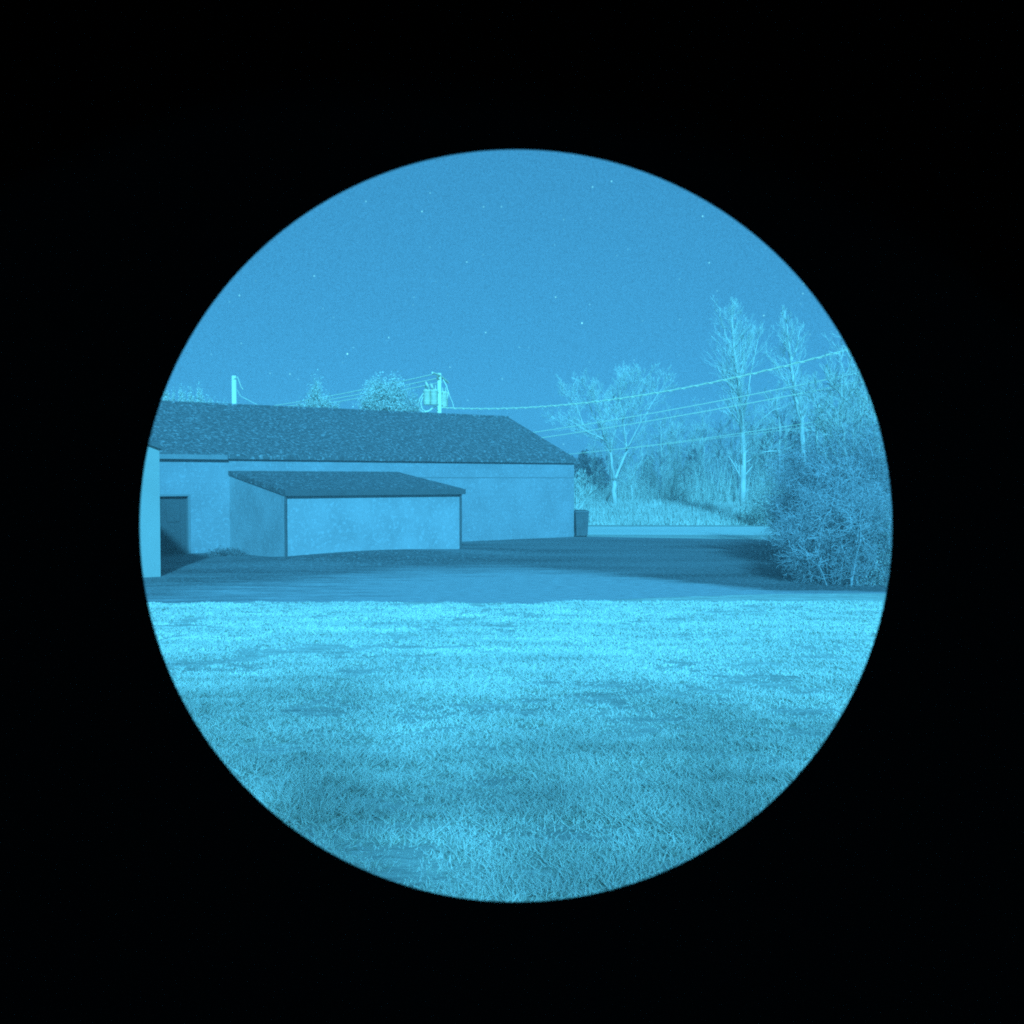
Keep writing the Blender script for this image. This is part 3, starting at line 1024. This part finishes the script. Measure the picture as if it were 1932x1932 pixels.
m = MB(); m.tube([(0, 0, -.3), (0, 0, 4), (0, 0, ztop)], [.20, .17, .14], 14); m.build('post', M['pole'], pole, True)
m = MB(); m.tube([lp(816, 703, -1.3), lp(829, 708, -.2), lp(846, 722, 1.5)], .075, 6); m.build('crossarm', M['pole'], pole)
m = MB(); m.tube([lp(822, 705, -.8), lp(829, 716, -.16)], .03, 6); m.build('brace', M['metal'], pole)
for (px, py, dy) in ((803, 0, -.55), (816, 0, -.75), (838, 0, .35)):
    b = lp(px + 3 if px < 830 else px, 768 if px > 830 else 764, dy); hh = .98
    c = MB()
    c.lathe([(0.001, 0), (.22, 0), (.25, .05), (.25, hh - .08), (.27, hh - .06), (.27, hh), (.20, hh + .07), (.001, hh + .1)], b, 18)
    for z in (.25, .7): c.lathe([(.25, z - .02), (.27, z), (.25, z + .02)], b, 18)
    t_ = c.build('transformer', M['metal'], pole, True)
    for dx in (-.1, .1):
        c = MB(); c.lathe([(.03, 0), (.065, .04), (.03, .08), (.06, .12), (.03, .16), (.05, .2), (.015, .30)], b + Vector((dx, 0, hh + .06)), 10)
        c.build('bushing', M['porcelain'], t_, True)
for y_ in (740, 763):
    m = MB(); m.tube([lp(822, y_, -.3), lp(835, y_, .1)], .05, 6); m.build('bracket', M['metal'], pole)
for a, b in (((802, 718), (808, 748 - 18)), ((812, 722), (817, 733))):
    m = MB()
    p, q = lp(a[0], a[1], -1.0), lp(b[0], b[1] + 1, -1.0)
    m.tube([p, p.lerp(q, .2), p.lerp(q, .25), p.lerp(q, .8), q], [.02, .02, .08, .09, .03], 8)
    m.build('fuse_cutout', M['porcelain'], pole, True)
for pl in ([(805, 744), (799, 742), (792, 752), (789, 764), (792, 773), (799, 778), (808, 776), (816, 769), (827, 766)],
           [(803, 748), (797, 750), (794, 762), (797, 772), (803, 776), (812, 774), (818, 768)],
           [(836, 716), (842, 727), (846, 740), (844, 752), (842, 762)],
           [(846, 738), (849, 748), (854, 760), (857, 772)]):
    m = MB(); m.tube([lp(x, y, -.6 if x < 830 else .3) for x, y in pl], .034 if pl[0][0] != 846 else .02, 5); m.build('jumper_cable', M['cable'], pole)

LPp = at(443, 767, 70)
lpole = empty('utility_pole', (LPp.x, 70, 0))
tag(lpole, 'plain bright pole standing behind the roof at the left', 'utility pole')
m = MB(); m.tube([(0, 0, -.3), (-.02, 0, 5), (-.04, 0, at(442, 709, 70).z)], [.2, .18, .16], 14); m.build('post', M['pole'], lpole, True)
m = MB(); m.tube([(0, -.18, 9.3), (.25, -.2, 9.45), (.5, -.2, 8.75), (.62, -.2, 8.6)], .03, 6); m.build('bracket', M['metal'], lpole)
m = MB(); m.tube([(.2, -.18, 8.6), (.45, -.2, 8.15), (1.9, -.3, 7.4)], .014, 5); m.build('stay_wire', M['cable'], lpole)

# the two poles the lines run to, outside the circle of view
FX = (335 - CX) / F * 112
fpole = empty('utility_pole', (FX, 112, 0)); tag(fpole, 'distant line pole hidden behind the long roof', 'utility pole')
m = MB(); m.tube([(0, 0, -.3), (0, 0, 9.6)], [.2, .15], 12); m.build('post', M['pole'], fpole, True)
m = MB(); m.tube([(-1.2, 0, 9.2), (1.2, 0, 9.2)], .06, 6); m.build('crossarm', M['pole'], fpole)
RX, RY = (1960 - CX) / F * 40, 40.0
rpole = empty('utility_pole', (RX, RY, 0)); tag(rpole, 'near line pole right of the bushes, outside the round view', 'utility pole')
m = MB(); m.tube([(0, 0, -.3), (0, 0, 11.2)], [.2, .15], 12); m.build('post', M['pole'], rpole, True)
m = MB(); m.tube([(-1.2, 0, 10.7), (1.2, 0, 10.7)], .06, 6); m.build('crossarm', M['pole'], rpole)


def wire(name, a, b, sag, r, label, group=None, twist=False, n=60):
    a, b = Vector(a), Vector(b)
    root_loc = a
    P = []
    for i in range(n + 1):
        t = i / n
        q = a.lerp(b, t); q.z -= sag * 4 * t * (1 - t)
        P.append(q - a)
    m = MB()
    m.tube(P, r, 5)
    o = m.build(name, M['cable'])
    if twist:     # insulated bundle wound round the carrier
        c = MB()
        hel = []
        L = (b - a).length; turns = L / 0.9; k = int(turns * 6)
        for i in range(k + 1):
            t = i / k; q = a.lerp(b, t); q.z -= sag * 4 * t * (1 - t)
            th = 2 * math.pi * turns * t
            hel.append(q - a + Vector((0, math.cos(th), math.sin(th))) * r * 1.3)
        c.tube(hel, r * .8, 4)
        cc = c.build('wrapped_conductor', M['cable'], o)
    o.location = a
    tag(o, label, 'cable', group)
    return o


wire('bundled_cable', at(834, 769, 70), at(1960, 548, 40), 1.45, .035, 'thick twisted cable sagging from the transformer pole to the right', twist=True)
wire('overhead_wire', at(831, 838, 70), at(1960, 628, 40), .45, .024, 'upper of the two thin wires leaving the sloping roof end')
wire('overhead_wire', at(831, 850, 70), at(1960, 650, 40), .40, .024, 'lower of the two thin wires leaving the sloping roof end')
wire('overhead_wire', at(831, 874, 70), at(1960, 722, 40), .55, .014, 'low wire running just above the right eave corner')
wire('overhead_wire', at(831, 877, 70), at(1960, 745, 40), .30, .010, 'lowest and faintest wire behind the right eave corner')
for i, (px, py, dy, r) in enumerate([(818, 706, -1.1, .036), (829, 713, -.3, .036), (834, 721, .6, .036)]):
    wire('line_wire', at(px, py, 70 + dy), (FX - 1.0 + i, 112, 9.25), .5, r,
         ['top conductor from the transformer pole to the left', 'middle conductor from the transformer pole to the left', 'bottom conductor from the transformer pole to the left'][i], 'conductors running left from the transformer pole')
# spacers and hanging markers on the conductors
# ------------------------------------------------------------------ unseen trees added behind the viewer to shade the near lawn
GT = [(-12.2, -5.2, 8.3, 1.8, 3500), (-9.5, -5.6, 8.1, 1.8, 3500), (-6.8, -5.0, 8.3, 1.8, 3500), (-4.1, -5.5, 8.2, 1.8, 3450), (-1.4, -5.1, 8.3, 1.8, 3400), (1.3, -5.6, 8.0, 1.8, 3200), (4.0, -5.2, 7.8, 1.8, 2900), (6.8, -5.6, 7.7, 1.9, 2900), (9.8, -5.4, 7.9, 2.0, 2900), (-7.9, -8.4, 6.8, 2.6, 2200), (-3.3, -8.6, 6.7, 2.6, 2200), (1.2 + .4, -8.4, 6.8, 2.6, 2200), (6.1, -8.6, 6.7, 2.6, 2200)]
for i, (gx, gy, gh, gw, gn) in enumerate(GT):
    rg_ = np.random.default_rng(300 + i)
    root = empty('added_shade_tree', (gx, gy, .9))
    tag(root, ORD[sorted(g[0] for g in GT).index(gx)] + ' of the unseen trees added behind the viewer for shade, counted from the left', 'tree', 'unseen trees added to shade the near lawn')
    V, cs = leaf_cloud(rg_, gn, (0, 0, gh * .52), (gw, gw * .9, gh * .48), .17, clump=12, shape=lambda c, r: r.uniform(-.95, .95, c.shape))
    tri_obj('crown', V, M['leaf_mid'], root)
    m = MB()
    m.tube([(0, 0, -.2), (.05, 0, gh * .4), (0, .05, gh * .9)], [.075, .055, .02], 8)
    for c in cs[::9]:
        c = Vector(c); q = Vector((0, 0, max(.6, c.z - .6)))
        m.tube([q, c], [.02, .008], 4, cap=False)
    m.build('trunk', M['bark2'], root, True)

# ------------------------------------------------------------------ the night-vision monocular the view is seen through
nv = empty('night_vision_monocular', (0, 0, EYE), 0)
nv.rotation_euler = (-PITCH, 0, 0)
tag(nv, 'black round eyepiece of the night vision monocular surrounding the view', 'monocular')
dd = .035
cx_, cz_ = (973.5 - CX) / F * dd, (CY - 992.0) / F * dd
ra = 709.5 / F * dd
K = 256


def ring(prof, name, m, k=K, off=(0, 0, 0)):
    b = MB(); b.lathe(prof, (cx_ + off[0], off[1], cz_ + off[2]), k, 'Y')
    return b.build(name, m, nv, False)


# rubber eyecup round the lens, field stop with a thin edge, and a body whose bore widens towards the front
ring([(.0290, .004), (.0310, .004), (.0312, .034), (.0300, .034), (.0290, .004)], 'eyecup', M['rubber'], 64)
ring([(.0300, .0343), (ra + .004, .0343), (ra, dd), (ra + .0004, dd + .0006), (.0300, .0360), (.0300, .0343)], 'field_stop', M['black'])
ring([(.0302, .0362), (.0345, .0362), (.0350, .0420), (.0350, .0700), (.0330, .0720), (.0302, .0715), (.0285, .0700), (ra + .003, .0372), (.0302, .0362)], 'housing', M['black'], 96)
b = MB(); b.lathe([(.0352, .046), (.0368, .047), (.0368, .060), (.0352, .061)], (cx_, 0, cz_), 48, 'Y'); b.build('focus_ring', M['rubber'], nv, False)
b = MB(); b.box((cx_, .055, cz_ - .044), (.022, .026, .016)); b.build('mount_shoe', M['black'], nv)
tp = empty('tripod', (0, .055, .9)); tag(tp, 'tripod under the monocular, outside the round view', 'tripod')
b = MB(); b.tube([(0, 0, .75), (0, 0, EYE - .9 - .056)], .012, 12); b.build('centre_column', M['black'], tp)
for a in (90, 210, 330):
    b = MB(); b.tube([(0, 0, 1.1), (.42 * math.cos(R(a)), .42 * math.sin(R(a)), .0)], [.013, .008], 8); b.build('leg', M['black'], tp)

# ------------------------------------------------------------------ added haze lifting the darks, stands in for the tube's veiling glare
hz = MB()
hz.hexa([(-160, -40, -1), (160, -40, -1), (160, 220, -1), (-160, 220, -1), (-160, -40, 16), (160, -40, 16), (160, 220, 16), (-160, 220, 16)])
hm = bpy.data.materials.new('haze'); hm.use_nodes = True
ht = hm.node_tree; ht.nodes.clear()
ho = ht.nodes.new('ShaderNodeOutputMaterial'); hv = ht.nodes.new('ShaderNodeVolumePrincipled')
hv.inputs['Color'].default_value = (1, 1, 1, 1)
hv.inputs['Density'].default_value = HAZE
hv.inputs['Anisotropy'].default_value = 0.0
ht.links.new(hv.outputs[0], ho.inputs['Volume'])
tag(hz.build('haze', hm), 'thin haze added over the yard to lift the dark tones', 'haze', kind='stuff')
